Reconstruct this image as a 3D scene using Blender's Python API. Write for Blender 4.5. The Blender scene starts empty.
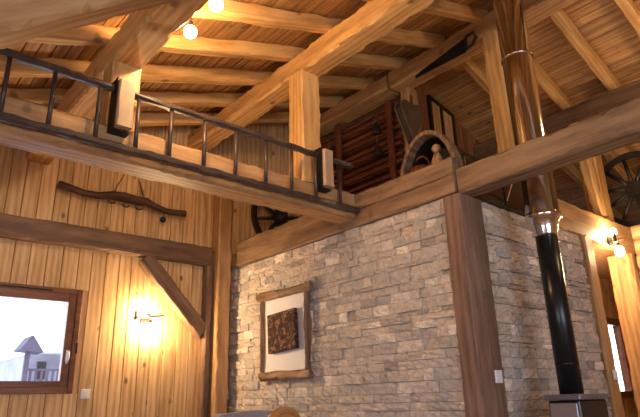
import bpy, bmesh, math, random
from mathutils import Vector, Matrix, noise
random.seed(7)
C = bpy.context.scene.collection
V = Vector

# ------------------------------------------------------------------ nodes
def newmat(name):
    m = bpy.data.materials.new(name); m.use_nodes = True
    nt = m.node_tree; nt.nodes.clear()
    out = nt.nodes.new('ShaderNodeOutputMaterial')
    b = nt.nodes.new('ShaderNodeBsdfPrincipled')
    nt.links.new(b.outputs[0], out.inputs[0])
    return m, nt, b
def N(nt, t, **k):
    n = nt.nodes.new(t)
    for a, v in k.items():
        if a.startswith('i_'): n.inputs[a[2:].replace('_', ' ')].default_value = v
        else: setattr(n, a, v)
    return n
def math_(nt, op, a, b=None, clamp=False):
    n = nt.nodes.new('ShaderNodeMath'); n.operation = op; n.use_clamp = clamp
    for i, x in enumerate((a, b)):
        if x is None: continue
        if hasattr(x, 'links'): nt.links.new(x, n.inputs[i])
        else: n.inputs[i].default_value = x
    return n.outputs[0]
def N_sep(nt, c):
    n = nt.nodes.new('ShaderNodeSeparateColor'); nt.links.new(c, n.inputs[0]); return n.outputs[0]
def ramp(nt, fac, stops):
    n = nt.nodes.new('ShaderNodeValToRGB'); nt.links.new(fac, n.inputs[0])
    e = n.color_ramp.elements
    e[0].position, e[0].color = stops[0][0], (*stops[0][1], 1)
    e[1].position, e[1].color = stops[-1][0], (*stops[-1][1], 1)
    for p, c in stops[1:-1]:
        q = e.new(p); q.color = (*c, 1)
    return n.outputs[0]
def mixc(nt, fac, a, b, mode='MIX'):
    n = nt.nodes.new('ShaderNodeMix'); n.data_type = 'RGBA'; n.blend_type = mode
    for i, x in ((0, fac), (6, a), (7, b)):
        if hasattr(x, 'links'): nt.links.new(x, n.inputs[i])
        elif i == 0: n.inputs[0].default_value = x
        else: n.inputs[i].default_value = (*x, 1)
    return n.outputs[2]

def wood(name, dark, mid, light, axis='X', rough=.55, knots=.8, island=0.0, bump=.25, grain=1.0, objvar=.12, kscale=1.0):
    """wood grain running along the given local axis"""
    m, nt, b = newmat(name)
    L = nt.links.new
    tc = N(nt, 'ShaderNodeTexCoord')
    sep = N(nt, 'ShaderNodeSeparateXYZ'); L(tc.outputs['Object'], sep.inputs[0])
    order = {'X': (0, 1, 2), 'Y': (1, 0, 2), 'Z': (2, 0, 1)}[axis]
    comb = N(nt, 'ShaderNodeCombineXYZ')
    for i, o in enumerate(order): L(sep.outputs[o], comb.inputs[i])
    oi = N(nt, 'ShaderNodeObjectInfo'); ge = N(nt, 'ShaderNodeNewGeometry')
    rnd = math_(nt, 'ADD', math_(nt, 'MULTIPLY', oi.outputs['Random'], 37.0), math_(nt, 'MULTIPLY', ge.outputs['Random Per Island'], 53.0))
    ad = N(nt, 'ShaderNodeVectorMath', operation='ADD'); L(comb.outputs[0], ad.inputs[0])
    cr = N(nt, 'ShaderNodeCombineXYZ')
    for i in range(3): L(rnd, cr.inputs[i])
    L(cr.outputs[0], ad.inputs[1])
    mp = N(nt, 'ShaderNodeMapping'); L(ad.outputs[0], mp.inputs[0]); mp.inputs['Scale'].default_value = (1.1*grain, 9*grain, 9*grain)
    n1 = N(nt, 'ShaderNodeTexNoise', i_Scale=1.9, i_Detail=7, i_Roughness=.68); L(mp.outputs[0], n1.inputs['Vector'])
    mp2 = N(nt, 'ShaderNodeMapping'); L(ad.outputs[0], mp2.inputs[0]); mp2.inputs['Scale'].default_value = (1.0*grain, 7*grain, 7*grain)
    wv = N(nt, 'ShaderNodeTexWave', i_Scale=.9, i_Distortion=7.0, i_Detail=2.0); wv.bands_direction = 'Y'
    wv.inputs['Detail Scale'].default_value = .8; L(mp2.outputs[0], wv.inputs['Vector'])
    g = math_(nt, 'ADD', math_(nt, 'MULTIPLY', n1.outputs[0], .82), math_(nt, 'MULTIPLY', wv.outputs[0], .15))
    col = ramp(nt, g, [(.30, dark), (.48, mid), (.66, light)])
    # knots
    mp3 = N(nt, 'ShaderNodeMapping'); L(ad.outputs[0], mp3.inputs[0]); mp3.inputs['Scale'].default_value = (4.6*kscale, 7.5*kscale, 3.2*kscale)
    vo = N(nt, 'ShaderNodeTexVoronoi', i_Scale=1.0); L(mp3.outputs[0], vo.inputs['Vector'])
    kn = math_(nt, 'SUBTRACT', 1.0, math_(nt, 'DIVIDE', vo.outputs['Distance'], .15), clamp=True)
    kn = math_(nt, 'MULTIPLY', math_(nt, 'POWER', kn, .4), math_(nt, 'GREATER_THAN', N_sep(nt, vo.outputs['Color']), .45))
    kn = math_(nt, 'MULTIPLY', kn, knots, clamp=True)
    col = mixc(nt, kn, col, tuple(c*.25 for c in dark))
    # variation per board and per object
    v = math_(nt, 'ADD', math_(nt, 'MULTIPLY', math_(nt, 'SUBTRACT', ge.outputs['Random Per Island'], .5), island),
              math_(nt, 'MULTIPLY', math_(nt, 'SUBTRACT', oi.outputs['Random'], .5), objvar))
    v = math_(nt, 'ADD', v, 1.0)
    hs = N(nt, 'ShaderNodeHueSaturation'); L(col, hs.inputs['Color']); L(v, hs.inputs['Value'])
    L(hs.outputs[0], b.inputs['Base Color'])
    b.inputs['Roughness'].default_value = rough
    bp = N(nt, 'ShaderNodeBump', i_Strength=bump, i_Distance=.01); L(g, bp.inputs['Height']); L(bp.outputs[0], b.inputs['Normal'])
    return m
def plain(name, col, rough=.5, metal=0.0, var=.15, scale=12.0, bump=.1, spec=None):
    m, nt, b = newmat(name)
    tc = N(nt, 'ShaderNodeTexCoord')
    n = N(nt, 'ShaderNodeTexNoise', i_Scale=scale, i_Detail=4); nt.links.new(tc.outputs['Object'], n.inputs['Vector'])
    c = ramp(nt, n.outputs[0], [(.3, tuple(x*(1-var) for x in col)), (.7, tuple(min(1, x*(1+var)) for x in col))])
    nt.links.new(c, b.inputs['Base Color']); b.inputs['Roughness'].default_value = rough; b.inputs['Metallic'].default_value = metal
    if bump:
        bp = N(nt, 'ShaderNodeBump', i_Strength=bump, i_Distance=.005); nt.links.new(n.outputs[0], bp.inputs['Height']); nt.links.new(bp.outputs[0], b.inputs['Normal'])
    return m
def glow(name, col, s):
    m, nt, b = newmat(name); b.inputs['Base Color'].default_value = (1, 1, 1, 1)
    b.inputs['Emission Color'].default_value = (*col, 1); b.inputs['Emission Strength'].default_value = s
    return m
def stone_mat():
    m, nt, b = newmat('slate_cladding'); L = nt.links.new
    ge = N(nt, 'ShaderNodeNewGeometry'); tc = N(nt, 'ShaderNodeTexCoord')
    base = ramp(nt, ge.outputs['Random Per Island'], [(0, (.20, .17, .155)), (.2, (.48, .395, .32)), (.4, (.31, .29, .275)), (.6, (.58, .48, .385)), (.78, (.38, .33, .30)), (.9, (.52, .45, .39)), (1, (.85, .77, .67))])
    n = N(nt, 'ShaderNodeTexNoise', i_Scale=9, i_Detail=6, i_Roughness=.65); L(tc.outputs['Object'], n.inputs['Vector'])
    n2 = N(nt, 'ShaderNodeTexNoise', i_Scale=3.0, i_Detail=3); L(tc.outputs['Object'], n2.inputs['Vector'])
    n3 = N(nt, 'ShaderNodeTexNoise', i_Scale=28, i_Detail=6, i_Roughness=.75); L(tc.outputs['Object'], n3.inputs['Vector'])
    base = mixc(nt, 1.0, base, ramp(nt, n3.outputs[0], [(.36, (.78, .74, .70)), (.50, (1.22, 1.19, 1.15)), (.66, (1.6, 1.54, 1.47))]), 'MULTIPLY')
    c = mixc(nt, math_(nt, 'MULTIPLY', n.outputs[0], .45), base, (.60, .51, .42))
    c = mixc(nt, ramp(nt, n2.outputs[0], [(.45, (0, 0, 0)), (.7, (.45, .45, .45))]), c, (.42, .40, .40))
    L(c, b.inputs['Base Color']); b.inputs['Roughness'].default_value = .8
    bp = N(nt, 'ShaderNodeBump', i_Strength=1.0, i_Distance=.016); L(n.outputs[0], bp.inputs['Height']); L(bp.outputs[0], b.inputs['Normal'])
    return m
def glass_mat(name, tint=(1, 1, 1), refl=.08):
    m = bpy.data.materials.new(name); m.use_nodes = True; nt = m.node_tree; nt.nodes.clear()
    o = nt.nodes.new('ShaderNodeOutputMaterial'); mx = nt.nodes.new('ShaderNodeMixShader')
    t = nt.nodes.new('ShaderNodeBsdfTransparent'); g = nt.nodes.new('ShaderNodeBsdfGlossy')
    t.inputs[0].default_value = (*tint, 1); g.inputs['Roughness'].default_value = .02; mx.inputs[0].default_value = refl
    nt.links.new(t.outputs[0], mx.inputs[1]); nt.links.new(g.outputs[0], mx.inputs[2]); nt.links.new(mx.outputs[0], o.inputs[0])
    return m

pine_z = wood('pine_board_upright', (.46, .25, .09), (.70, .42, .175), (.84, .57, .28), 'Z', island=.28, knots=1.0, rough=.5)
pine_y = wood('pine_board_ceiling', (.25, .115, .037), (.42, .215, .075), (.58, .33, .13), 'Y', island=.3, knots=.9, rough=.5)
pine = wood('pine_timber', (.38, .19, .06), (.62, .34, .115), (.78, .48, .19), 'X', knots=.9, rough=.5, kscale=.8)
pine_pale = wood('pale_planed_wood', (.40, .25, .14), (.52, .35, .21), (.62, .44, .28), 'X', knots=.6)
aged = wood('aged_brown_timber', (.085, .042, .022), (.17, .092, .048), (.28, .165, .095), 'X', knots=.5, rough=.62, bump=.5)
aged_l = wood('light_brown_timber', (.11, .06, .03), (.21, .12, .06), (.34, .205, .11), 'X', knots=.5, rough=.65, bump=.5)
honey = wood('honey_timber', (.26, .125, .045), (.42, .225, .09), (.56, .33, .15), 'X', knots=.7, rough=.55)
posty = wood('corner_timber', (.10, .05, .032), (.19, .105, .07), (.27, .16, .11), 'X', knots=.4, rough=.6, bump=.4)
red = wood('red_brown_wood', (.09, .022, .009), (.17, .045, .018), (.26, .08, .03), 'X', knots=.2, rough=.5)
dark = wood('near_black_wood', (.008, .006, .005), (.018, .012, .009), (.035, .022, .015), 'X', knots=.1, rough=.5)
loftw = wood('loft_board', (.13, .05, .016), (.24, .10, .034), (.33, .155, .055), 'Z', island=.3, knots=.7, rough=.55)
sash = wood('stained_window_wood', (.10, .035, .015), (.19, .07, .03), (.27, .11, .05), 'X', knots=.1, rough=.35, bump=.1)
parq = wood('floor_boards', (.26, .14, .06), (.40, .23, .11), (.50, .31, .16), 'Y', island=.3, rough=.4)
railm = plain('dark_brown_rail', (.075, .052, .045), .35, .2, .25, 9)
stone = stone_mat()
mortar = plain('mortar', (.26, .23, .20), .9)
plaster = plain('plaster', (.62, .55, .46), .9)
black = plain('black_enamel', (.012, .013, .016), .28, .3, .2, 20, .02)
iron = plain('black_iron', (.02, .018, .017), .5, .6)
steel = plain('polished_steel', (.62, .60, .58), .13, 1.0, .04, 4, .0)
chrome = plain('chrome', (.8, .8, .8), .07, 1.0, .02, 4, 0)
bronze = plain('dark_panel', (.07, .045, .032), .16, .55, .3, 3, .04)
stovef = plain('grey_stove_face', (.30, .25, .25), .3, .3, .1, 6, .03)
slabm = plain('stove_top_slab', (.13, .13, .145), .35, .2, .15, 10)
yokew = wood('old_yoke_wood', (.03, .014, .009), (.075, .034, .02), (.19, .10, .06), 'X', knots=.2)
white = plain('white_plastic', (.80, .78, .75), .4, 0, .03)
paper = plain('white_panel', (.78, .75, .75), .7, 0, .04, 4, .02)
leather = plain('bellows_leather', (.10, .06, .032), .6, 0, .3, 8)
rope = plain('rope', (.22, .12, .06), .9, 0, .3, 40)
snow = plain('snow', (.78, .80, .84), .9, 0, .03, .5)
housew = plain('chalet_wall', (.22, .21, .25), .9, 0, .2, 2)
housed = plain('chalet_timber', (.045, .032, .05), .9, 0, .2, 2)
rock = plain('far_hillside', (.42, .44, .50), .95, 0, .35, .08)
lav = plain('lavender_grey_fabric', (.36, .32, .34), .95, 0, .12, 30, .3)
orangew = wood('orange_varnished_wood', (.32, .13, .03), (.50, .23, .06), (.62, .32, .10), 'X', rough=.35)
glass = glass_mat('window_glass')
bulbm = glow('warm_bulb', (1, .67, .34), 330)
wallbulb = glow('warm_wall_bulb', (1, .68, .36), 430)
wallbulb2 = glow('warm_passage_bulb', (1, .70, .38), 260)
def relief_mat():
    m, nt, b = newmat('gilded_relief'); tc = N(nt, 'ShaderNodeTexCoord')
    w = N(nt, 'ShaderNodeTexNoise', i_Scale=9, i_Detail=3, i_Distortion=2.5); nt.links.new(tc.outputs['Object'], w.inputs['Vector'])
    c = ramp(nt, w.outputs[0], [(.38, (.035, .02, .018)), (.55, (.08, .045, .035)), (.60, (.38, .20, .10)), (.64, (.09, .05, .04))])
    nt.links.new(c, b.inputs['Base Color']); b.inputs['Roughness'].default_value = .8; b.inputs['Specular IOR Level'].default_value = .15
    bp = N(nt, 'ShaderNodeBump', i_Strength=.6, i_Distance=.02); nt.links.new(w.outputs[0], bp.inputs['Height']); nt.links.new(bp.outputs[0], b.inputs['Normal'])
    return m
relief = relief_mat()

# ------------------------------------------------------------------ objects
def link(name, bm, mat, parent=None, mtx=None, smooth=False):
    bmesh.ops.recalc_face_normals(bm, faces=bm.faces)
    me = bpy.data.meshes.new(name); bm.to_mesh(me); bm.free()
    for p in me.polygons: p.use_smooth = smooth
    me.materials.append(mat)
    o = bpy.data.objects.new(name, me); C.objects.link(o)
    if mtx is not None: o.matrix_world = mtx
    if parent:
        o.parent = parent
        if mtx is not None: o.matrix_local = parent.matrix_basis.inverted() @ mtx
    return o
def tag(o, label, cat, group=None):
    o['label'] = label; o['category'] = cat
    if group: o['group'] = group
    return o
def struct(o): o['kind'] = 'structure'; return o
def thing(name, label, cat, loc=(0, 0, 0), group=None, rz=0):
    o = bpy.data.objects.new(name, None); C.objects.link(o)
    o.matrix_basis = Matrix.Translation(loc) @ Matrix.Rotation(rz, 4, 'Z'); o.empty_display_size = .1
    return tag(o, label, cat, group)
def put(name, bm, mat, root, smooth=False):
    """geometry given in the thing's local coordinates"""
    bmesh.ops.recalc_face_normals(bm, faces=bm.faces)
    me = bpy.data.meshes.new(name); bm.to_mesh(me); bm.free()
    for p in me.polygons: p.use_smooth = smooth
    me.materials.append(mat)
    o = bpy.data.objects.new(name, me); C.objects.link(o); o.parent = root
    return o
def box(bm, a, b, bevel=0.0):
    x0, y0, z0 = [min(a[i], b[i]) for i in range(3)]; x1, y1, z1 = [max(a[i], b[i]) for i in range(3)]
    vs = [bm.verts.new(p) for p in ((x0, y0, z0), (x1, y0, z0), (x1, y1, z0), (x0, y1, z0), (x0, y0, z1), (x1, y0, z1), (x1, y1, z1), (x0, y1, z1))]
    fs = [bm.faces.new([vs[i] for i in f]) for f in ((3, 2, 1, 0), (4, 5, 6, 7), (0, 1, 5, 4), (1, 2, 6, 5), (2, 3, 7, 6), (3, 0, 4, 7))]
    if bevel:
        es = {e for f in fs for e in f.edges}
        bmesh.ops.bevel(bm, geom=list(es), offset=bevel, segments=1, affect='EDGES')
def hexa(bm, bot, top):
    a = [bm.verts.new(p) for p in bot]; b = [bm.verts.new(p) for p in top]; n = len(a)
    bm.faces.new(a[::-1]); bm.faces.new(b)
    for i in range(n): bm.faces.new([a[i], a[(i+1) % n], b[(i+1) % n], b[i]])
def cyl(bm, p0, p1, r0, r1=None, n=20, caps=True):
    p0, p1 = V(p0), V(p1); r1 = r0 if r1 is None else r1
    d = (p1-p0).normalized(); u = d.orthogonal().normalized(); w = d.cross(u)
    A = [bm.verts.new(p0+(u*math.cos(t)+w*math.sin(t))*r0) for t in [2*math.pi*i/n for i in range(n)]]
    B = [bm.verts.new(p1+(u*math.cos(t)+w*math.sin(t))*r1) for t in [2*math.pi*i/n for i in range(n)]]
    for i in range(n): bm.faces.new([A[i], A[(i+1) % n], B[(i+1) % n], B[i]])
    if caps: bm.faces.new(A[::-1]); bm.faces.new(B)
def tube(bm, pts, rs, n=10, flat=1.0):
    pts = [V(p) for p in pts]; rings = []
    for i, p in enumerate(pts):
        d = (pts[min(i+1, len(pts)-1)]-pts[max(i-1, 0)]).normalized()
        s = V((0, 0, 1)) if abs(d.z) < .9 else V((0, 1, 0))
        u = d.cross(s).normalized(); w = u.cross(d)
        r = rs[i] if isinstance(rs, (list, tuple)) else rs
        rings.append([bm.verts.new(p+u*math.cos(2*math.pi*k/n)*r*flat+w*math.sin(2*math.pi*k/n)*r) for k in range(n)])
    for a, b in zip(rings, rings[1:]):
        for k in range(n): bm.faces.new([a[k], a[(k+1) % n], b[(k+1) % n], b[k]])
    bm.faces.new(rings[0][::-1]); bm.faces.new(rings[-1])
def ball(bm, c, r, n=16, sz=1.0):
    r_ = bmesh.ops.create_uvsphere(bm, u_segments=n, v_segments=n//2, radius=r)
    for v in r_['verts']: v.co.z *= sz; v.co += V(c)
def timber_bm(L, w, h, ch=.012, wob=.004, seg=.045, seed=0.0):
    """squared timber along local X from 0 to L, hewn edges"""
    bm = bmesh.new(); n = max(3, int(L/seg)); rings = []
    for i in range(n+1):
        x = L*i/n; ring = []
        for k, (sy, sz) in enumerate(((-1, -1), (1, -1), (1, 1), (-1, 1))):
            c = ch*(1+.8*noise.noise(V((x*7+k*11+seed, seed*1.7, k*3.1)))+1.3*noise.noise(V((x*19+k*5+seed, seed*2.7, k*9.1))))+.002
            oy = wob*noise.noise(V((x*3+seed, k*7.7, 4))); oz = wob*noise.noise(V((x*3+seed, 9, k*5.3)))
            a = V((x, sy*(w/2-c)+oy, sz*h/2+oz)); b = V((x, sy*w/2+oy, sz*(h/2-c)+oz))
            ring += [a, b] if (k in (1, 3)) else [b, a]
        rings.append([bm.verts.new(p) for p in ring])
    for a, b in zip(rings, rings[1:]):
        for k in range(8): bm.faces.new([a[k], a[(k+1) % 8], b[(k+1) % 8], b[k]])
    bm.faces.new(rings[0][::-1]); bm.faces.new(rings[-1])
    return bm
_s = [0]
def timber(name, p0, p1, w, h, mat, up=(0, 0, 1), ch=.012, wob=.004, parent=None, seg=.045):
    p0, p1 = V(p0), V(p1); x = (p1-p0); L = x.length; x.normalize()
    z = V(up); z = (z-x*z.dot(x)).normalized(); y = z.cross(x)
    M = Matrix(((x.x, y.x, z.x, p0.x), (x.y, y.y, z.y, p0.y), (x.z, y.z, z.z, p0.z), (0, 0, 0, 1)))
    _s[0] += 3.37
    return link(name, timber_bm(L, w, h, ch, wob, seg, _s[0]), mat, parent, M)
def post(name, x0, x1, y0, y1, z0, z1, mat, **k):
    return timber(name, ((x0+x1)/2, (y0+y1)/2, z0), ((x0+x1)/2, (y0+y1)/2, z1), y1-y0, x1-x0, mat, up=(1, 0, 0), **k)

# ------------------------------------------------------------------ the plan
YB = 5.16          # inner face of the plank wall
XS = 3.17          # face of the stone wall seen square on
YH = 2.14          # face of the stone wall behind the stove
XR, ZR, SL = 4.2, 4.57, .34     # ridge, rafter undersides at the ridge, roof slope
XL, YF, XE = -2.6, -3.2, 8.4    # left wall, wall behind the viewer, far right
def zr(x): return ZR-SL*abs(x-XR)          # rafter underside
def zc(x): return zr(x)+.125               # ceiling board underside

# --- plank wall with the window
def board_wall(name, x0, x1, y, z0, ztop, mat, bw=.125, holes=(), th=.03, along='X', zbot=None):
    bm = bmesh.new(); x = x0; rr = random.Random(hash(name) % 1000 if False else len(name)*31)
    while x < x1-1e-4:
        w = min(bw*rr.uniform(.9, 1.12), x1-x)
        a, b = x+.0022, x+w-.0022
        spans = [(z0 if zbot is None else zbot, None)]
        segs = []
        cuts = [h for h in holes if h[0] < x+w/2 < h[1]]
        lo = z0
        for h in sorted(cuts, key=lambda q: q[2]): segs.append((lo, h[2])); lo = h[3]
        segs.append((lo, None))
        for s0, s1 in segs:
            za, zb = (ztop(a), ztop(b)) if s1 is None else (s1, s1)
            if s0 >= min(za, zb): continue
            e = .004
            def P(u, d, z): return (u, y+d, z) if along == 'X' else (y+d, u, z)
            hexa(bm, [P(a+e, 0, s0), P(b-e, 0, s0), P(b, e, s0), P(b, th, s0), P(a, th, s0), P(a, e, s0)],
                 [P(a+e, 0, za), P(b-e, 0, zb), P(b, e, zb), P(b, th, zb), P(a, th, za), P(a, e, za)])
        x += w
    return bm
WX0, WX1, WZ0, WZ1 = .70, 1.66, 1.305, 2.185
bm = board_wall('wall_back', XL, XS+.02, YB, 0, lambda x: zc(x), pine_z, holes=[(WX0, WX1-.0, WZ0, WZ1)])
for a, b in (((XL, YB+.03, 0), (WX0, YB+.2, 4.6)), ((WX1, YB+.03, 0), (5.25, YB+.2, 4.8)), ((WX0, YB+.03, 0), (WX1, YB+.2, WZ0)), ((WX0, YB+.03, WZ1), (WX1, YB+.2, 4.0))):
    hexa(bm, [(a[0], a[1], a[2]), (b[0], a[1], a[2]), (b[0], b[1], a[2]), (a[0], b[1], a[2])],
         [(a[0], a[1], min(b[2], zc(a[0])+.1)), (b[0], a[1], min(b[2], zc(b[0])+.1)), (b[0], b[1], min(b[2], zc(b[0])+.1)), (a[0], b[1], min(b[2], zc(a[0])+.1))])
struct(link('wall_back', bm, pine_z))
struct(link('wall_loft', board_wall('wall_loft_a', XS+.02, 4.40, YB, 2.76, lambda x: zc(x), loftw), pine_z))

# --- ceilings: boards along Y on both slopes, solid roof above
def ceiling(name, xa, xb):
    bm = bmesh.new(); rr = random.Random(5); c = math.cos(math.atan(SL)); step = .098*c
    x = min(xa, xb)
    while x < max(xa, xb):
        a, b = x+.0015, x+step-.0015; y = YF+rr.uniform(-1, 0)
        while y < YB+.2:
            l = rr.uniform(1.6, 3.2); y1 = min(y+l, YB+.2); y0 = max(y, YF)
            if y1 > y0:
                hexa(bm, [(a+.003, y0+.001, zc(a+.003)), (b-.003, y0+.001, zc(b-.003)), (b-.003, y1-.001, zc(b-.003)), (a+.003, y1-.001, zc(a+.003))],
                     [(a, y0+.001, zc(a)+.02), (b, y0+.001, zc(b)+.02), (b, y1-.001, zc(b)+.02), (a, y1-.001, zc(a)+.02)])
            y += l
        x += step
    xs = sorted((xa, xb))
    hexa(bm, [(xs[0], YF-.3, zc(xs[0])+.021), (xs[1], YF-.3, zc(xs[1])+.021), (xs[1], YB+.5, zc(xs[1])+.021), (xs[0], YB+.5, zc(xs[0])+.021)],
         [(xs[0], YF-.3, zc(xs[0])+.2), (xs[1], YF-.3, zc(xs[1])+.2), (xs[1], YB+.5, zc(xs[1])+.2), (xs[0], YB+.5, zc(xs[0])+.2)])
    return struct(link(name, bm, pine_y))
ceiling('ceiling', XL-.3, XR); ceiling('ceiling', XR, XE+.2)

# --- floor
bm = bmesh.new(); x = XL; rr = random.Random(2)
while x < XE:
    y = YF+rr.uniform(-1, 0)
    while y < YB:
        l = rr.uniform(1.2, 2); box(bm, (x+.001, max(y, YF), -.04), (x+.139, min(y+l-.002, YB), 0)); y += l
    x += .14
struct(link('floor', bm, parq))
bm = bmesh.new(); box(bm, (XS+.16, YH+.16, 2.60), (4.98, YB-.002, 2.75)); struct(link('floor_loft', bm, plaster))

# --- hidden sides of the room
bm = bmesh.new()
box(bm, (XL-.2, YF-.2, 0), (XL, YB+.2, .9)); box(bm, (XL-.2, YF-.2, 2.0), (XL, YB+.2, 2.33)); box(bm, (XL-.2, YF-.2, .9), (XL, -1.9, 2.0)); box(bm, (XL-.2, 1.2, .9), (XL, YB+.2, 2.0))
struct(link('wall_left', bm, plaster))
bm = bmesh.new()   # glazed wall behind the viewer: opening x -1.2..2.6
box(bm, (XL, YF-.2, 0), (-1.3, YF, 3.4)); box(bm, (2.3, YF-.2, 0), (XE, YF, 3.5)); box(bm, (-1.3, YF-.2, 0), (2.3, YF, .5)); box(bm, (-1.3, YF-.2, 2.35), (2.3, YF, 3.3))
hexa(bm, [(XL, YF-.2, 2.2), (XR, YF-.2, 3.3), (XR, YF, 3.3), (XL, YF, 2.2)], [(XL, YF-.2, zc(XL)+.1), (XR, YF-.2, zc(XR)+.1), (XR, YF, zc(XR)+.1), (XL, YF, zc(XL)+.1)])
hexa(bm, [(XR, YF-.2, 3.3), (XE, YF-.2, 3.0), (XE, YF, 3.0), (XR, YF, 3.3)], [(XR, YF-.2, zc(XR)+.1), (XE, YF-.2, zc(XE)+.1), (XE, YF, zc(XE)+.1), (XR, YF, zc(XR)+.1)])
struct(link('wall_front', bm, plaster))

# --- stone cladding
def stone_panel(u0, u1, z0, z1, P, seed):
    """P(u, d, z): point at u along the wall, d out of it"""
    bm = bmesh.new(); rr = random.Random(seed); z = z0
    while z < z1-.001:
        h = rr.choice((.035, .045, .055, .06, .07, .08)); h = min(h, z1-z)
        if z1-z-h < .02: h = z1-z
        u = u0+rr.uniform(-.2, 0)
        while u < u1:
            l = rr.uniform(.09, .34) if h < .06 else rr.uniform(.08, .2)
            a, b = max(u, u0), min(u+l, u1)
            if b-a > .02:
                n = max(2, int((b-a)/.04)); d0 = rr.uniform(.014, .036); rows = []; g = .0015
                for j in range(4):
                    zz = z+g+(h-2*g)*(j/3); row = []
                    for i in range(n+1):
                        uu = a+g+(b-a-2*g)*i/n; edge = (i in (0, n)) or (j in (0, 3))
                        d = d0+rr.uniform(-.007, .008)-(.003 if edge else 0)
                        row.append(bm.verts.new(P(uu, d, zz)))
                    rows.append(row)
                for r0, r1 in zip(rows, rows[1:]):
                    for i in range(n): bm.faces.new([r0[i], r0[i+1], r1[i+1], r1[i]])
                loop = rows[0]+[r[-1] for r in rows[1:]]+rows[-1][-2::-1]+[r[0] for r in rows[-2:0:-1]]
                back = [bm.verts.new(P(a+g if v_ in [r[0] for r in rows] else (b-g if v_ in [r[-1] for r in rows] else a+g+(b-a-2*g)*0.5), 0, 0)) for v_ in loop] if False else None
                cuts = []
                for v_ in loop:
                    co = v_.co.copy(); cuts.append(co)
                bk = []
                for j in range(4):
                    pass
                for v_, co in zip(loop, cuts):
                    q = V(P(0, 0, 0)); ax = V(P(0, 1, 0))-q
                    bk.append(bm.verts.new(co-ax*((co-q).dot(ax))))
                m_ = len(loop)
                for i in range(m_): bm.faces.new([loop[i], loop[(i+1) % m_], bk[(i+1) % m_], bk[i]])
            u += l
        z += h
    return bm
bm = stone_panel(YH+.12, 5.15, 0, 2.55, lambda u, d, z: (XS+.03-d, u, z), 3)
w_r = struct(link('wall_right', bm, stone))
bm = bmesh.new(); box(bm, (XS+.026, YH+.16, 0), (XS+.15, YB-.001, 2.6)); put('stone_backing', bm, mortar, w_r)
bm = stone_panel(XS+.28, 5.0, 0, 2.55, lambda u, d, z: (u, YH+.03-d, z), 8)
w_h = struct(link('wall_hearth', bm, stone))
bm = bmesh.new(); box(bm, (XS+.28, YH+.03, 0), (4.99, YH+.15, 2.6)); put('stone_backing', bm, mortar, w_h)

# --- loft gable wall and partition
bm = board_wall('gable', 4.40, 8.3, 3.45, 2.7, lambda x: zc(x), loftw, th=.04)
struct(link('wall_gable', bm, loftw))
bm = bmesh.new()
for (a, b) in ((2.77, 2.95), (2.955, 3.13), (3.135, 3.31), (3.315, 3.5), (3.505, 3.68), (3.685, 3.86), (3.865, 4.04), (4.045, 4.2), (4.205, 4.36), (4.365, 4.60)):
    box(bm, (4.40, 3.50, a), (4.44, YB-.002, b), .004)
struct(link('wall_partition', bm, wood('partition_board', (.20, .08, .028), (.34, .16, .06), (.46, .25, .10), 'Y', island=.3)))

# --- walls right of the hearth: lintel, log pier, corridor
t = timber('door_lintel', (4.50, YH+.115, 2.69), (6.225, YH+.115, 2.69), .25, .29, honey, wob=.003)
tag(t, 'light brown timber lintel over the doorway beside the stone hearth, lit by the wall lamp', 'beam')
lint = t
t = post('door_post', 5.005, 5.17, YH-.03, YH+.12, 0, 2.545, honey); tag(t, 'brown door post at the right end of the hearth stones', 'post')
t = post('door_post', 6.10, 6.225, YH+.0, YH+.24, 0, 2.545, honey, ch=.016, wob=.008); tag(t, 'pale wavy-edged post on the right side of the doorway', 'post')
bm = board_wall('corr', 5.05, 8.3, 2.95, 0, lambda x: 2.56, pine_z, bw=.14, holes=[(6.98, 7.54, 1.2, 1.98)])
struct(link('wall_corridor', bm, pine_z))
bm = bmesh.new(); box(bm, (5.05, YH+.25, 2.56), (8.3, 3.44, 2.70)); struct(link('ceiling_corridor', bm, pine_z))
bm = bmesh.new()
for k in range(18):
    z = k*.159
    hexa(bm, [(6.235+.05-.05*math.cos(a_), -3.1, z+.0795+.0795*math.sin(a_)) for a_ in [i*math.pi/6 - math.pi/2 for i in range(0, 7)]]+[(6.4, -3.1, z+.155), (6.4, -3.1, z)],
         [(6.235+.05-.05*math.cos(a_), YH, z+.0795+.0795*math.sin(a_)) for a_ in [i*math.pi/6 - math.pi/2 for i in range(0, 7)]]+[(6.4, YH, z+.155), (6.4, YH, z)])
struct(link('wall_far', bm, wood('wall_log', (.42, .22, .09), (.62, .37, .17), (.74, .48, .25), 'Y', island=.1)))
bm = bmesh.new(); box(bm, (XE, YF, 0), (XE+.15, 2.99, 3.4)); box(bm, (XE, 2.99, 2.7), (XE+.15, YB, 3.4)); struct(link('wall_east', bm, loftw))

# ------------------------------------------------------------------ timber frame
g = 'long purlins carrying the rafters'
tag(timber('roof_purlin', (1.14, YF+.01, 3.40), (1.14, YB-.005, 3.40), .20, .21, pine, ch=.016, wob=.012), 'pine roof purlin over the left timber post, beside the two ceiling bulbs', 'beam', g)
tag(timber('roof_purlin', (2.715, YF+.01, 3.94), (2.715, YB-.005, 3.94), .22, .19, pine, ch=.018, wob=.01), 'bright pine roof purlin resting on the tall post in the middle', 'beam', g)
tag(timber('roof_purlin', (5.60, YF+.01, 3.97), (5.60, 3.44, 3.97), .18, .21, aged, ch=.012), 'dark roof purlin at the foot of the right ceiling slope', 'beam', g)
tag(timber('ridge_beam', (XR, YF+.01, 4.46), (XR, 3.47, 4.46), .24, .20, honey, ch=.015, wob=.008), 'ridge beam on which the old hand saw hangs', 'beam')
tag(timber('ridge_beam', (XR, 3.50, 4.46), (XR, YB-.005, 4.46), .24, .18, honey, ch=.015, wob=.008), 'ridge beam piece above the red-brown rack at the back of the loft', 'beam')
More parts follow.
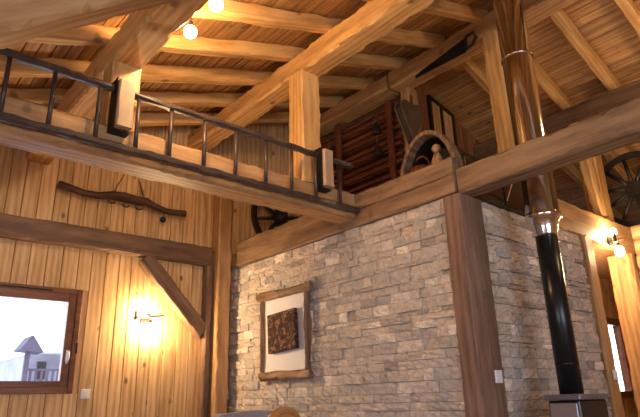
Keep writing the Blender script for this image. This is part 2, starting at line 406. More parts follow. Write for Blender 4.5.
# rafters
ordn = ['first', 'second', 'third', 'fourth', 'fifth', 'sixth', 'seventh', 'eighth', 'ninth', 'tenth', 'eleventh', 'twelfth']
g = 'pine rafters of the left roof slope'
for i in range(10):
    y = 4.895-.505*i-.05
    t = timber('roof_rafter', (XL, y, zr(XL)+.062), (XR-.0, y, zr(XR)+.062), .10, .122, pine, ch=.014, wob=.008, seg=.12)
    tag(t, '%s pine rafter out from the plank wall on the left roof slope' % ordn[i], 'rafter', g)
g = 'pine rafters of the right roof slope'
for i, y in enumerate((2.79, 2.29, 1.79, 1.29, .79, .29, -.21)):
    t = timber('roof_rafter', (XR+.01, y, zr(XR)+.062), (XE-.05, y, zr(XE)+.062), .095, .122, pine, ch=.012, wob=.005, seg=.12)
    tag(t, '%s pine rafter out from the loft gable on the right roof slope' % ordn[i], 'rafter', g)
# tie beam and posts
tag(timber('tie_beam', (XL+.01, 3.25, 2.725), (XS-.005, 3.25, 2.725), .21, .225, honey, ch=.016, wob=.01), 'long tie beam crossing the room under the dark ladder rail', 'beam')
g = 'posts between tie beam and purlins'
tag(post('roof_post', 1.05, 1.24, 3.16, 3.34, 2.838, 3.295, pine), 'short pale post on the tie beam under the left purlin', 'post', g)
tag(post('roof_post', 2.60, 2.81, 3.16, 3.34, 2.838, 3.845, pine, ch=.011), 'tall square pine post on the tie beam beside the ladder end', 'post', g)
tag(post('ridge_post', 4.10, 4.30, 2.17, 2.33, 2.76, 4.36, pine, ch=.014), 'square orange pine post holding the ridge beam left of the flue', 'post')
tag(post('ridge_post', 4.22, 4.37, 3.32, 3.445, 2.76, 4.36, honey), 'slim post under the ridge beam behind the heart-shaped bellows', 'post')
tag(post('lean_post', 5.74, 5.93, YH+.02, YH+.20, 2.84, 3.9, pine, ch=.012), 'squared orange post above the doorway lintel left of the big wheel', 'post')
tag(timber('post_brace', (5.49, YH+.06, 3.85), (5.68, YH+.06, 2.86), .10, .10, pine), 'slim brace leaning against the orange post by the big wheel', 'brace')
# diagonal strut close to the viewer
tag(timber('roof_strut', (-.40, 2.2, 2.09), (.99, 2.2, 3.245), .17, .17, honey, ch=.02, wob=.012, up=(0, 0, 1)), 'big rounded diagonal strut at the upper left, running up to the purlin', 'beam')
tag(post('strut_post', -.55, -.37, 2.11, 2.29, 0, 2.4, aged_l), 'post carrying the foot of the diagonal strut', 'post')
# beams on the stone wall
tag(timber('wall_plate', (XS+.07, 3.36, 2.69), (XS+.07, YB-.21, 2.69), .20, .275, aged_l, ch=.012, wob=.01), 'rough brown beam on the stone wall below the small black wheel', 'beam')
tag(timber('wall_plate', (XS+.04, YH+.005, 2.62), (XS+.04, 3.355, 2.62), .14, .135, aged_l, ch=.008), 'lower board on the stone wall between tie beam and corner post', 'beam')
tag(timber('loft_kerb', (XS+.04, YH+.005, 2.76), (XS+.04, 3.355, 2.76), .14, .135, aged_l, ch=.008), 'upper kerb board at the loft edge below the arched hoop', 'beam')
tag(timber('cross_beam', (XS+.08, YF+.01, 2.68), (XS+.08, YH-.005, 2.64), .17, .19, aged_l, ch=.012, wob=.012), 'heavy brown beam running from the stone corner to the right in front of the flue', 'beam')
cp = thing('corner_post', 'dark brown corner post where the two stone walls meet', 'post', (XS, YH, 0))
bm = timber_bm(2.545, .145, .145, .008, .003, seed=3.3)
def up_mtx(x, y, z=0): return Matrix(((0, 0, 1, x), (0, 1, 0, y), (1, 0, 0, z), (0, 0, 0, 1)))
o = link('post_board', bm, posty, cp, up_mtx(XS+.055, YH+.055))
o = link('post_board', timber_bm(2.545, .05, .13, .006, .003, seed=8.1), posty, cp, up_mtx(XS+.20, YH+.01))
# beams on the plank wall
tag(timber('wall_beam', (XL, YB-.055, 2.652), (2.905, YB-.055, 2.652), .10, .195, aged, ch=.012, wob=.008), 'dark brown beam across the plank wall below the yoke', 'beam')
tag(timber('wall_brace', (2.19, YB-.055, 2.55), (2.85, YB-.055, 1.87), .085, .15, aged, ch=.01, wob=.012), 'dark diagonal brace from the wall beam down to the corner', 'brace')
tag(post('wall_post', 2.85, 2.925, YB-.11, YB-.003, 0, 2.548, aged, ch=.012, wob=.012), 'narrow dark brown post on the plank wall below the beam end', 'post')
tag(post('inner_corner_post', 2.945, 3.10, 4.985, YB-.005, 0, 3.42, honey, ch=.012), 'pale square post in the corner between plank wall and stone wall', 'post')

# ------------------------------------------------------------------ ladder rail
lad = thing('ladder', 'dark brown ladder hung lengthwise along the tie beam', 'ladder', (-.6, 3.1, 2.69))
o = timber('side_rail', (-.6, 3.1, 3.055), (3.06, 3.1, 3.055), .05, .045, railm, parent=lad, ch=.012, wob=.002)
o = timber('side_rail', (-.6, 3.1, 2.672), (3.13, 3.1, 2.672), .05, .05, railm, parent=lad, ch=.01, wob=.002)
for x in (-.26, -.02, .22, .47, .71, .97, 1.215, 1.44, 1.69, 1.94, 2.20, 2.44, 2.68, 2.94):
    bm = bmesh.new(); cyl(bm, (x+.6, 0, .005), (x+.6, 0, .345), .0135, n=10)
    put('rung', bm, railm, lad, True)
for x, lab in ((1.105, 'left pale wooden block clamping the ladder to the beam'), (2.755, 'right pale wooden block clamping the ladder near its end')):
    t = thing('hanging_block', lab, 'wooden block', (x, 3.04, 2.78), 'wooden blocks holding the ladder')
    link('block', timber_bm(.31, .05, .10, .008, .003, seed=x), pine_pale, t, up_mtx(x, 3.043, 2.78))
    bm = bmesh.new(); box(bm, (-.057, 0, -.012), (-.0535, .10, .33)); box(bm, (-.057, .028, -.016), (.057, .10, -.001)); put('strap', bm, iron, t)

# ------------------------------------------------------------------ window
w1 = bpy.data.objects.new('window_1', None); C.objects.link(w1); struct(w1)
def frame_bm(x0, x1, z0, z1, y0, y1, t, tb=None):
    bm = bmesh.new(); tb = tb or t
    box(bm, (x0, y0, z0), (x0+t, y1, z1), .004); box(bm, (x1-t, y0, z0), (x1, y1, z1), .004)
    box(bm, (x0+t, y0, z0), (x1-t, y1, z0+tb), .004); box(bm, (x0+t, y0, z1-t), (x1-t, y1, z1), .004)
    return bm
put('casing', frame_bm(WX0, WX1, WZ0, WZ1, YB-.025, YB+.12, .045, .05), sash, w1)
put('casement', frame_bm(WX0+.05, WX1-.047, WZ0+.05, WZ1-.05, YB-.008, YB+.05, .062, .052), sash, w1)
bm = bmesh.new(); box(bm, (WX0+.1, YB+.015, WZ0+.09), (WX1-.1, YB+.021, WZ1-.1)); put('pane', bm, glass, w1)
bm = bmesh.new(); box(bm, (WX0+.1, YB-.028, WZ1-.035), (1.40, YB-.0255, WZ1-.022)); put('air_vent', bm, iron, w1)
hd = bmesh.new(); box(hd, (1.574, YB-.02, 1.56), (1.598, YB-.0085, 1.66), .004); cyl(hd, (1.586, YB-.02, 1.64), (1.586, YB-.05, 1.64), .009)
tube(hd, [(1.586, YB-.048, 1.645), (1.587, YB-.052, 1.60), (1.575, YB-.05, 1.545)], [.010, .009, .007]); o = put('window_handle', hd, white, w1, True); o['label'] = 'white window handle'
bm = bmesh.new(); cyl(bm, (WX1-.008, YB-.032, 1.63), (WX1-.008, YB-.032, 1.72), .008); put('hinge', bm, iron, w1)
w2 = bpy.data.objects.new('window_2', None); C.objects.link(w2); struct(w2)
put('casing', frame_bm(6.92, 7.58, 1.12, 2.06, 2.93, 3.02, .075), sash, w2)
bm = bmesh.new(); box(bm, (6.99, 2.985, 1.19), (7.51, 2.99, 1.99)); put('pane', bm, glass, w2)

# ------------------------------------------------------------------ wall lamps and bulbs
def sconce(loc, label, rz, long, wallbulb=wallbulb):
    t = thing('wall_lamp', label, 'wall lamp', loc, 'wall lamps', rz)
    bm = bmesh.new(); box(bm, (-.05, -.012, -.05), (.05, 0, .05), .004); put('wall_plate', bm, iron, t)
    for x in (-.03, .03):
        bm = bmesh.new(); cyl(bm, (x, -.01, 0), (x, -.075, 0), .006); put('arm', bm, iron, t)
    bm = bmesh.new()
    tube(bm, [(-long, -.085, -.012), (-long*.4, -.083, .006), (long*.3, -.083, .012), (long, -.085, .03)], [.010, .013, .012, .010])
    box(bm, (-long+.012, -.098, -.03), (-long+.03, -.07, .055), .002)
    put('bar', bm, railm, t)
    for x, z, r_ in ((-.03, .08, .030), (.035, -.10, .042)):
        bm = bmesh.new(); ball(bm, (x, -.06, z), r_, 14, 1.25); b_ = put('bulb', bm, wallbulb, t, True)
        bm = bmesh.new(); cyl(bm, (x, -.06, z*.15), (x, -.06, z*.5), .014); put('socket', bm, iron, b_)
    return t
sconce((2.262, YB-.002, 1.975), 'glowing wall lamp on the plank wall below the diagonal brace', 0, .15)
sconce((5.59, YH-.018, 2.575), 'glowing wall lamp on the lintel beam over the doorway', 0, .10, wallbulb2)
def ceiling_bulb(x, y, z, label):
    t = thing('ceiling_lamp', label, 'ceiling lamp', (x, y, z), 'bare warm ceiling bulbs')
    bm = bmesh.new(); cyl(bm, (0, 0, .045), (0, 0, zc(x)-z-.001), .004, n=8); put('stem', bm, iron, t)
    bm = bmesh.new(); cyl(bm, (0, 0, zc(x)-z-.02), (0, 0, zc(x)-z-.001), .04); put('ceiling_cup', bm, iron, t)
    bm = bmesh.new(); cyl(bm, (0, 0, .035), (0, 0, .075), .016); put('socket', bm, iron, t)
    bm = bmesh.new(); ball(bm, (0, 0, 0), .042); put('bulb', bm, bulbm, t, True)
ceiling_bulb(1.40, 2.82, 3.47, 'lower glowing ceiling bulb beside the left purlin')
ceiling_bulb(1.40, 2.50, 3.48, 'upper glowing ceiling bulb near the top edge of the picture')
def corridor_fill_lamp(x, y, z):  # added lamp, hidden by the hearth wall, to brighten the passage
    t = thing('corridor_fill_lamp', 'warm round fill lamp added out of view on the passage ceiling behind the hearth wall', 'ceiling lamp', (x, y, z))
    bm = bmesh.new(); cyl(bm, (0, 0, .055), (0, 0, .08), .07); put('base', bm, white, t)
    bm = bmesh.new(); ball(bm, (0, 0, 0), .05); put('globe', bm, glow('globe', (1, .66, .32), 420), t, True)
corridor_fill_lamp(5.6, 2.72, 2.4795)
ceiling_bulb(4.85, .55, 3.75, 'glowing ceiling bulb on the right roof slope beyond the picture edge')

# ------------------------------------------------------------------ switches
def plate(loc, rz, label, cat='switch', name='light_switch'):
    t = thing(name, label, cat, loc, None, rz)
    bm = bmesh.new(); box(bm, (-.04, -.01, -.04), (.04, 0, .04), .003); put('cover_plate', bm, white, t)
    bm = bmesh.new(); box(bm, (-.022, -.015, -.024), (.022, -.0102, .024), .002); put('rocker', bm, white, t)
plate((1.775, YB-.001, 1.30), 0, 'white wall socket on the planks right of the window', 'socket', 'wall_socket')
plate((3.355, YH-.018, 1.31), 0, 'white light switch on the dark corner post')
plate((5.09, YH-.035, 1.33), 0, 'white light switch on the door post right of the stove')

# ------------------------------------------------------------------ yoke
yk = thing('ox_yoke', 'old dark wooden ox yoke hanging on the plank wall', 'yoke', (1.95, YB-.08, 3.06))
P = [(-.63, 0, .045), (-.52, 0, .03), (-.40, 0, .01), (-.27, 0, .015), (-.14, 0, .045), (-.02, 0, .05), (.10, 0, .04), (.20, 0, .05), (.30, 0, .015), (.42, 0, -.005), (.53, 0, .0), (.63, 0, .01)]
bm = bmesh.new(); tube(bm, P, [.036, .034, .032, .034, .042, .050, .047, .044, .034, .032, .033, .036], 12); put('bar', bm, yokew, yk, True)
for pts in ([(-.14, -.02, .05), (-.10, .0, .16), (-.03, .03, .30)], [(-.12, .02, .05), (-.09, .03, .16), (-.03, .03, .30)], [(.17, -.02, .05), (.16, 0, .15), (.12, .03, .28)], [(.21, .02, .05), (.17, .02, .12), (.12, .03, .28)]):
    bm = bmesh.new(); tube(bm, pts, .006, 6); put('cord', bm, rope, yk)
for x, z in ((-.14, -.01), (.0, -.02), (.13, -.02)):
    bm = bmesh.new(); tube(bm, [(x+.032*math.cos(a), 0, z+.026*math.sin(a)) for a in [math.pi*.05*k+math.pi for k in range(0, 21)]], .006, 6); put('ring', bm, iron, yk)
bm = bmesh.new(); cyl(bm, (.39, 0, -.02), (.39, 0, -.07), .004, n=6); ball(bm, (.39, 0, -.10), .032); put('pendant', bm, dark, yk, True)

# ------------------------------------------------------------------ picture
pf = thing('picture', 'small gilded brown relief on a white panel in a rough wooden frame', 'picture', (XS-.01, 4.155, 1.37))
def mt_local(parent, x, y, z, ax):   # timber local X along ax
    pass
def slab(name, p0, p1, w, h, parent, mat, wob=.008):
    return timber(name, p0, p1, w, h, mat, up=(0, 0, 1) if abs(p1[2]-p0[2]) < .1 else (0, 1, 0), parent=parent, ch=.014, wob=wob*1.7, seg=.03)
fx = XS-.035
slab('frame_board', (fx-.006, 3.73, 2.15), (fx-.006, 4.515, 2.15), .045, .075, pf, aged_l, .014)
slab('frame_board', (fx-.006, 3.745, 1.41), (fx-.006, 4.50, 1.41), .045, .075, pf, aged_l, .014)
slab('frame_board', (fx, 3.79, 1.45), (fx, 3.79, 2.11), .065, .04, pf, aged_l)
slab('frame_board', (fx, 4.455, 1.45), (fx, 4.455, 2.11), .055, .04, pf, aged_l)
def pbox(name, a, b, mat, bev=0):
    bm = bmesh.new(); box(bm, [a[i]-pf.location[i] for i in range(3)] if False else tuple(a[i]-(XS-.01, 4.155, 1.37)[i] for i in range(3)), tuple(b[i]-(XS-.01, 4.155, 1.37)[i] for i in range(3)), bev)
    return put(name, bm, mat, pf)
o = pbox('backing_panel', (XS-.025, 3.84, 1.45), (XS-.013, 4.44, 2.11), paper); o['label'] = 'plain white panel'
bm = bmesh.new(); box(bm, (-.02, -.205, -.175), (.02, .205, .175), .003)
o = put('relief', bm, relief, pf); o.matrix_local = Matrix.Translation((-.045, -.035, .425)) @ Matrix.Rotation(math.radians(-3), 4, 'X'); o['label'] = 'square brown relief with gilt swirls'

# ------------------------------------------------------------------ wheels
def wheel(c, axis, r, label, mat, spokes=10, lean=0.0, face=None):
    t = thing('wagon_wheel', label, 'wheel', c)
    M = Matrix.Translation(c) @ (Matrix.Rotation(lean, 4, 'Y' if axis == 'X' else 'X')) @ (Matrix.Rotation(math.pi/2, 4, 'Z') if axis == 'X' else Matrix.Identity(4))
    t.matrix_basis = M      # local Y is the axle
    bm = bmesh.new(); n = 48; rings = []
    for i in range(n):
        a = 2*math.pi*i/n; ca, sa = math.cos(a), math.sin(a)
        rings.append([bm.verts.new((ca*q, y, sa*q)) for q, y in ((r, -.025), (r, .025), (r*.86, .022), (r*.86, -.022))])
    for i in range(n):
        a, b = rings[i], rings[(i+1) % n]
        for k in range(4): bm.faces.new([a[k], a[(k+1) % 4], b[(k+1) % 4], b[k]])
    put('rim', bm, mat, t)
    bm = bmesh.new(); cyl(bm, (0, -.09, 0), (0, -.02, 0), r*.13, r*.2); cyl(bm, (0, -.02, 0), (0, .03, 0), r*.2, r*.2); cyl(bm, (0, -.11, 0), (0, -.09, 0), r*.06, r*.1); put('hub', bm, mat, t)
    for k in range(spokes):
        a = 2*math.pi*(k+.3)/spokes; bm = bmesh.new()
        tube(bm, [(math.cos(a)*r*.15, 0, math.sin(a)*r*.15), (math.cos(a)*r*.5, 0, math.sin(a)*r*.5), (math.cos(a)*r*.87, 0, math.sin(a)*r*.87)], [.022*r/.35, .019*r/.35, .016*r/.35], 8)
        put('spoke', bm, mat, t, True)
wheel((3.78, YB-.13, 3.235), 'Y', .40, 'black wagon wheel behind the tie beam, at the left end of the loft', dark, 10)
wheel((6.38, 2.06, 3.29), 'X', .42, 'black spoked wheel on the ledge at the right edge', dark, 10)

# ------------------------------------------------------------------ saw on the ridge beam (plane x const, hangs on its left face)
sw = thing('hand_saw', 'old black hand saw hanging on the ridge beam', 'saw', (4.07, 2.5, 4.40))
bm = bmesh.new()
hexa(bm, [(-.004, .60, -.11), (-.004, -.02, -.125), (-.004, -.05, .035), (-.004, .60, -.075)], [(0.0, .60, -.11), (0.0, -.02, -.125), (0.0, -.05, .035), (0.0, .60, -.075)])
put('blade', bm, black, sw)
bm = bmesh.new()
tube(bm, [(-.008, -.03, -.10), (-.008, -.10, -.085), (-.008, -.145, -.03), (-.008, -.12, .035), (-.008, -.04, .035), (-.008, -.035, -.03), (-.008, -.03, -.10)], [.014, .016, .018, .015, .013, .012, .014], 8)
put('handle', bm, dark, sw)

# ------------------------------------------------------------------ rack with ornaments in the loft
rk = thing('wall_rack', 'dark red wooden rack with slanting slats in the loft', 'rack', (4.30, 4.15, 2.76))
def rbox(name, a, b, mat=red):
    return timber(name, a, b, .05, .07 if name == 'upright' else .045, mat, parent=rk, up=(0, 1, 0) if name == 'upright' else (0, 0, 1), ch=.006, wob=.002)
rbox('upright', (4.20, 3.60, 2.76), (4.20, 3.60, 4.30)); rbox('upright', (4.20, 4.42, 2.76), (4.20, 4.42, 4.34)); rbox('upright', (4.20, 4.0, 2.76), (4.20, 4.0, 3.3))
for k in range(7):
    z = 2.98+.2*k
    rbox('slat', (4.255, 3.49, z), (4.255, 4.95, z)); rbox('slat', (4.255, 3.49, z+.075), (4.255, 4.95, z+.075))
    bm = bmesh.new(); box(bm, (-.02, -.5, z-2.76-.03), (.095, .75, z-2.76-.022)); put('shelf', bm, red, rk)
def bell(loc, s, label):
    t = thing('hanging_bell', label, 'bell', loc, 'small dark bells on the rack')
    bm = bmesh.new()
    tube(bm, [(0, 0, -.13*s), (0, 0, -.12*s), (0, 0, -.05*s), (0, 0, -.01*s)], [.055*s, .052*s, .035*s, .015*s], 14); put('bell_body', bm, dark, t, True)
    bm = bmesh.new(); tube(bm, [(.0, 0, -.01*s), (.0, 0, .06*s), (.0, 0, .10*s)], .006, 6); put('strap', bm, leather, t)
bell((4.155, 3.76, 4.09), 1.0, 'dark bell hanging high on the rack beside the right upright')
bell((4.155, 3.76, 3.83), 1.0, 'dark bell hanging below the other near the right upright')
bell((4.14, 4.52, 4.02), 1.5, 'larger dark bell hanging at the left upright of the rack')

# --- bellows (heart outline, on the slim post)
bl = thing('bellows', 'brown heart-shaped fireplace bellows hanging point down beside the rack', 'bellows', (4.09, 3.24, 3.92))
def heart(s=1.0): return [(x*s*1.15, z*s) for x, z in ((0, -.30), (.03, -.24), (.07, -.14), (.125, -.03), (.15, .05), (.14, .11), (.095, .145), (.04, .135), (0, .11), (-.04, .135), (-.095, .145), (-.14, .11), (-.15, .05), (-.125, -.03), (-.07, -.14), (-.03, -.24))]
for nm, y0, y1, s, m_ in (('front_board', -.05, -.035, 1, leather), ('leather_side', -.035, .03, .93, dark), ('back_board', .03, .045, 1, leather)):
    bm = bmesh.new(); hexa(bm, [(x, y0, z) for x, z in heart(s)], [(x, y1, z) for x, z in heart(s)]); put(nm, bm, m_, bl)
bm = bmesh.new(); cyl(bm, (0, 0, -.28), (0, 0, -.40), .02, .011); put('nozzle', bm, iron, bl)
bm = bmesh.new(); box(bm, (-.02, -.05, .12), (.02, -.035, .23), .004); put('handle', bm, leather, bl)

# --- arched hoop with things inside (stands at the loft edge)
hp = thing('arched_hoop', 'pale wooden arched hood standing at the loft edge', 'hood', (3.56, 2.655, 2.83))
bm = bmesh.new(); n = 28; R_ = .31; H_ = .51; prof = []
for i in range(n+1):
    a = math.pi*i/n; prof.append((math.cos(a), math.sin(a)))
rings = [[bm.verts.new((x, c_*q, max(0, s_*(H_+(q-R_))))) for x, q in ((-.045, R_), (.045, R_), (.045, R_-.035), (-.045, R_-.035))] for c_, s_ in prof]
for a, b in zip(rings, rings[1:]):
    for k in range(4): bm.faces.new([a[k], a[(k+1) % 4], b[(k+1) % 4], b[k]])
bm.faces.new(rings[0]); bm.faces.new(rings[-1]); put('rim', bm, aged_l, hp)
bm = bmesh.new(); rings = [[bm.verts.new((x, c_*q, max(0, s_*(H_-.02+(q-R_))))) for x, q in ((.045, R_-.005), (.25, R_-.03), (.25, R_-.05), (.045, R_-.025))] for c_, s_ in prof]
for a, b in zip(rings, rings[1:]):
    for k in range(4): bm.faces.new([a[k], a[(k+1) % 4], b[(k+1) % 4], b[k]])
bm.faces.new(rings[0]); bm.faces.new(rings[-1]); put('hood_shell', bm, dark, hp)
bm = bmesh.new(); hexa(bm, [(.25, c_*(R_-.03), s_*(H_-.05)) for c_, s_ in prof], [(.265, c_*(R_-.03), s_*(H_-.05)) for c_, s_ in prof]); put('back_board', bm, dark, hp)
fg = thing('figurine', 'small pale figurine standing inside the arched hood', 'figurine', (3.58, 2.58, 2.83))
bm = bmesh.new(); tube(bm, [(0, 0, .0), (0, 0, .12), (0, 0, .22), (0, 0, .30)], [.05, .045, .055, .025], 12); put('body', bm, honey, fg, True)
bm = bmesh.new(); ball(bm, (0, 0, .34), .042); put('head', bm, honey, fg, True)
bk = thing('basket', 'rust-brown round basket inside the arched hood', 'basket', (3.64, 2.80, 2.83))
bm = bmesh.new(); tube(bm, [(0, 0, 0), (0, 0, .08), (0, 0, .18), (0, 0, .25)], [.07, .11, .12, .09], 16); put('basket_body', bm, red, bk, True)
bm = bmesh.new(); tube(bm, [(0, .09*math.cos(a), .24+.12*math.sin(a)) for a in [math.pi*k/10 for k in range(11)]], .008, 6); put('handle', bm, red, bk)

# --- dark-framed hatch on the gable wall
ht = thing('hatch', 'dark-framed slanted hatch with two plank panels on the loft gable', 'hatch', (4.92, 3.445, 3.6))
def hz(x): return 4.44-.25*(x-4.72)
def hb(x0, x1, zb, zt0, zt1, y0, y1, name, mat):
    bm = bmesh.new(); hexa(bm, [(x0-4.92, y0, zb[0]-3.6), (x1-4.92, y0, zb[1]-3.6), (x1-4.92, y1, zb[1]-3.6), (x0-4.92, y1, zb[0]-3.6)], [(x0-4.92, y0, zt0-3.6), (x1-4.92, y0, zt1-3.6), (x1-4.92, y1, zt1-3.6), (x0-4.92, y1, zt0-3.6)])
    put(name, bm, mat, ht)
for x in (4.70, 4.90, 5.12): hb(x, x+.04, (3.6, 3.6), hz(x), hz(x+.04), -.03, -.002, 'frame_post', dark)
hb(4.70, 5.16, (hz(4.70), hz(5.16)), hz(4.70)+.04, hz(5.16)+.04, -.03, -.002, 'frame_top', dark)
hb(4.74, 4.90, (3.6, 3.6), hz(4.74), hz(4.90), -.014, -.002, 'panel', pine_z); hb(4.94, 5.12, (3.6, 3.6), hz(4.94), hz(5.12), -.014, -.002, 'panel', pine_z)

# ------------------------------------------------------------------ guard panel over the hearth wall
gp = thing('guard_panel', 'dark shiny guard panel standing on the hearth wall behind the flue', 'guard', (3.285, YH+.0, 2.552))
for x0, x1 in ((0.03, .50), (.53, 1.20)):
    bm = bmesh.new(); box(bm, (x0, 0, .02), (x1, .012, .33)); put('panel', bm, bronze, gp)
bm = bmesh.new(); box(bm, (0, -.012, 0), (1.21, .02, .022), .003); put('bottom_rail', bm, iron, gp)
bm = bmesh.new(); box(bm, (0, -.008, .33), (1.21, .02, .345), .003); put('top_rail', bm, iron, gp)
bm = bmesh.new(); box(bm, (.50, -.008, .022), (.53, .02, .33), .003); put('divider', bm, iron, gp)

# ------------------------------------------------------------------ stove and flue
st = thing('stove', 'slim black wood stove with a grey face and slab top by the stone wall', 'stove', (3.65, 1.762, 0))
bm = bmesh.new(); box(bm, (-.185, -.097, .10), (.185, .10, 1.155), .008); put('stove_body', bm, black, st)
bm = bmesh.new(); box(bm, (-.20, -.112, 1.157), (.20, .113, 1.19), .005); put('top_slab', bm, slabm, st)
bm = bmesh.new(); box(bm, (-.197, -.085, .72), (-.186, .088, 1.14), .004); o = put('side_panel', bm, stovef, st); o['label'] = 'grey left side panel'
bm = bmesh.new(); box(bm, (-.15, -.111, .45), (.15, -.098, 1.04), .004); d_ = put('door', bm, black, st)
bm = bmesh.new(); cyl(bm, (.13, -.135, .65), (.13, -.135, .82), .008); put('handle', bm, steel, d_)
for sx in (-1, 1):
    for sy in (-1, 1):
        bm = bmesh.new(); cyl(bm, (sx*.15, sy*.065, 0), (sx*.15, sy*.065, .101), .02); put('leg', bm, iron, st)
FX, FY = 3.655, 1.795
fl = thing('flue_pipe', 'tall flue pipe, black below and polished steel above, rising from the stove', 'flue pipe', (FX, FY, 1.191))
bm = bmesh.new(); cyl(bm, (0, 0, 0), (0, 0, 1.06), .073, n=40); o = put('black_pipe', bm, black, fl, True); o['label'] = 'matt black lower pipe'
bm = bmesh.new(); cyl(bm, (0, 0, .18), (0, 0, .186), .0745, n=40); put('joint_ring', bm, iron, fl)
bm = bmesh.new(); tube(bm, [(0, 0, 1.04), (0, 0, 1.05), (0, 0, 1.10), (0, 0, 1.16), (0, 0, 1.165), (0, 0, 1.20), (0, 0, 1.205)], [.076, .08, .085, .108, .122, .122, .114], 40); o = put('collar', bm, chrome, fl, True); o['label'] = 'chrome cone collar'
bm = bmesh.new(); cyl(bm, (0, 0, 1.205), (0, 0, zc(FX)-1.191+.01), .113, n=48, caps=False); o = put('insulated_pipe', bm, steel, fl, True); o['label'] = 'polished steel upper pipe'
bm = bmesh.new()
for z in (2.47,): cyl(bm, (0, 0, z-.008), (0, 0, z+.008), .121, n=40)
put('clamp_ring', bm, chrome, fl, True)
bm = bmesh.new(); cyl(bm, (0, 0, zc(FX)-1.191-.10), (0, 0, zc(FX)-1.191-.02), .15, n=40); put('roof_collar', bm, black, fl)
bm = bmesh.new(); tube(bm, [(.13, .33, 1.43), (-.02, .10, 1.66)], .008, 8); put('stay_rod', bm, chrome, fl)
bm = bmesh.new(); tube(bm, [(.10, .0, 1.60), (.16, -.0, 1.68)], .008, 8); box(bm, (.115, -.03, 1.67), (.19, .03, 1.71), .005); put('bracket', bm, chrome, fl)

# ------------------------------------------------------------------ seats at the lower edge
ac = thing('armchair', 'lavender-grey upholstered armchair with a rounded high back below the picture', 'armchair', (2.47, 3.32, 0), None, .0)
def pad(bm, c, s, r=.04): box(bm, tuple(c[i]-s[i]/2 for i in range(3)), tuple(c[i]+s[i]/2 for i in range(3)), r)
bm = bmesh.new(); pad(bm, (0, .02, .40), (.56, .52, .14)); put('seat', bm, lav, ac)
bm = bmesh.new(); prof = [(-.37, .35), (-.38, .9), (-.37, 1.06), (-.30, 1.12), (0, 1.14), (.30, 1.12), (.37, 1.06), (.38, .9), (.37, .35)]
hexa(bm, [(x, .26, z) for x, z in prof], [(x, .36, z) for x, z in prof]); put('backrest', bm, lav, ac)
for sx in (-1, 1):
    bm = bmesh.new(); pad(bm, (sx*.37, -.02, .52), (.09, .56, .30), .03); put('armrest', bm, lav, ac)
    for sy in (-.22, .30):
        bm = bmesh.new(); cyl(bm, (sx*.26, sy, 0), (sx*.26, sy, .34), .018, .026); put('leg', bm, aged, ac)
ch = thing('dining_chair', 'orange varnished wooden chair with an arched back beside the grey armchair', 'chair', (2.21, 2.62, 0), None, .5)
bm = bmesh.new(); pad(bm, (0, 0, .45), (.42, .42, .035), .012); put('seat', bm, orangew, ch)
bm = bmesh.new(); arc = [(-.19, .465), (-.235, .80), (-.245, .97), (-.225, 1.06), (-.165, 1.115), (-.085, 1.14), (0, 1.148), (.085, 1.14), (.165, 1.115), (.225, 1.06), (.245, .97), (.235, .80), (.19, .465)]
tube(bm, [(x, .19, z) for x, z in arc], .022, 10); put('back_hoop', bm, orangew, ch, True)
bm = bmesh.new(); prof = [(-.22, .95), (-.16, 1.10), (0, 1.14), (.16, 1.10), (.22, .95)]
hexa(bm, [(x, .18, z) for x, z in prof], [(x, .20, z) for x, z in prof]); put('crest_panel', bm, orangew, ch)
for x in (-.08, 0, .08):
    bm = bmesh.new(); cyl(bm, (x, .19, .465), (x, .19, .97), .009, n=8); put('spindle', bm, orangew, ch)
for sx in (-1, 1):
    for sy in (-1, 1):
        bm = bmesh.new(); cyl(bm, (sx*.18, sy*.18, 0), (sx*.15, sy*.15, .435), .016, .02, 12); put('leg', bm, orangew, ch)

# ------------------------------------------------------------------ outside
bm = bmesh.new(); box(bm, (-120, 5.7, -3.2), (120, 160, -3)); struct(link('ground_outside', bm, snow))
hs = thing('chalet', 'snow-roofed chalet with a balcony seen through the window', 'house', (5.0, 18, -3))
bm = bmesh.new(); box(bm, (-.35, .6, 0), (5, 6, 5.75)); put('house_wall', bm, housew, hs)
bm = bmesh.new()
hexa(bm, [(-.92, -.7, 5.72), (-.66, -.7, 6.12), (-.62, -.7, 6.12), (-.30, -.7, 5.66)], [(-.92, 0.1, 5.72), (-.66, 0.1, 6.12), (-.62, 0.1, 6.12), (-.30, 0.1, 5.66)]); put('porch_gable', bm, housed, hs)
bm = bmesh.new(); box(bm, (-.72, -.5, 4.0), (-.60, -.38, 5.71)); put('post', bm, housed, hs)
bm = bmesh.new(); hexa(bm, [(-.4, -.1, 5.72), (5.2, -.1, 5.72), (5.2, 6.4, 5.72), (-.4, 6.4, 5.72)], [(-.2, 2.2, 6.3), (5, 2.2, 6.3), (5, 3.6, 6.3), (-.2, 3.6, 6.3)]); put('snow_roof', bm, snow, hs)
bm = bmesh.new(); box(bm, (-.7, -.4, 4.72), (3.5, .6, 4.80)); put('balcony_floor', bm, housed, hs)
bm = bmesh.new(); box(bm, (-.7, -.4, 5.18), (3.5, -.34, 5.24))
for k in range(28): box(bm, (-.68+k*.15, -.39, 4.8), (-.62+k*.15, -.35, 5.18))
put('balcony_railing', bm, housed, hs)
bm = bmesh.new(); box(bm, (-.1, .55, 5.0), (.15, .595, 5.5)); put('house_window', bm, iron, hs)
bm = bmesh.new(); nx = 60; top = []
pts = [(-60+k*2.5, 75, 2+5*abs(noise.noise(V((k*.13, 3, 1))))+1.2*noise.noise(V((k*.6, 8, 1)))) for k in range(nx)]
lo = [bm.verts.new((x, y-15, -3)) for x, y, z in pts]; hi = [bm.verts.new((x, y+20, z)) for x, y, z in pts]; bkv = [bm.verts.new((x, y+40, -3)) for x, y, z in pts]
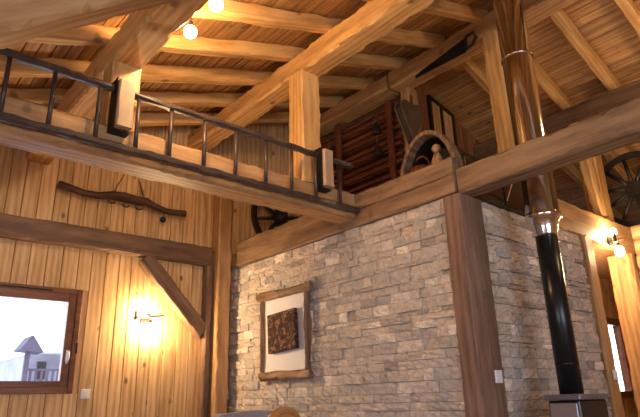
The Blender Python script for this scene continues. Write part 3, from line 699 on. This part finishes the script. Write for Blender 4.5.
for i in range(nx-1):
    bm.faces.new([lo[i], lo[i+1], hi[i+1], hi[i]]); bm.faces.new([hi[i], hi[i+1], bkv[i+1], bkv[i]])
struct(link('hills_outside', bm, rock, smooth=True))

# ------------------------------------------------------------------ world, camera, light
w = bpy.data.worlds.new('overcast'); bpy.context.scene.world = w; w.use_nodes = True
nt = w.node_tree; bg = nt.nodes['Background']
tc = N(nt, 'ShaderNodeTexCoord'); sx = N(nt, 'ShaderNodeSeparateXYZ'); nt.links.new(tc.outputs['Generated'], sx.inputs[0])
c = ramp(nt, sx.outputs[2], [(0.0, (.80, .86, 1.0)), (.4, (.62, .76, 1.0))]); nt.links.new(c, bg.inputs[0]); bg.inputs[1].default_value = 5.4
def portal(loc, rot, sx_, sy_):
    l = bpy.data.lights.new('window_portal', 'AREA'); l.shape = 'RECTANGLE'; l.size = sx_; l.size_y = sy_; l.cycles.is_portal = True
    o = bpy.data.objects.new('window_portal', l); C.objects.link(o); o.location = loc; o.rotation_euler = rot
portal((.5, YF-.1, 1.42), (math.radians(90), 0, 0), 3.6, 1.85)        # faces +Y
portal((XL-.1, -.35, 1.45), (0, math.radians(-90), 0), 1.1, 3.1)      # faces +X
portal((1.18, YB+.06, 1.745), (math.radians(-90), 0, 0), .8, .7)

R = ((.75792566, -.65179104, -.02677931), (-.19155697, -.26161517, .94597221), (.62358209, .71184685, .32313997))
cam = bpy.data.cameras.new('camera'); cam.sensor_width = 36; cam.lens = 559.5/640*36; cam.clip_start = .02; cam.clip_end = 500
co = bpy.data.objects.new('camera', cam); C.objects.link(co)
r, u, f = (V(x) for x in R)
co.matrix_world = Matrix(((r.x, u.x, -f.x, 0), (r.y, u.y, -f.y, 0), (r.z, u.z, -f.z, 1.2), (0, 0, 0, 1)))
S = bpy.context.scene; S.camera = co
S.view_settings.view_transform = 'Standard'; S.view_settings.look = 'None'; S.view_settings.gamma = 1; S.view_settings.exposure = .35
S.view_settings.use_curve_mapping = False
S.cycles.max_bounces = 8; S.cycles.transparent_max_bounces = 8; S.cycles.sample_clamp_indirect = 4; S.cycles.use_denoising = True
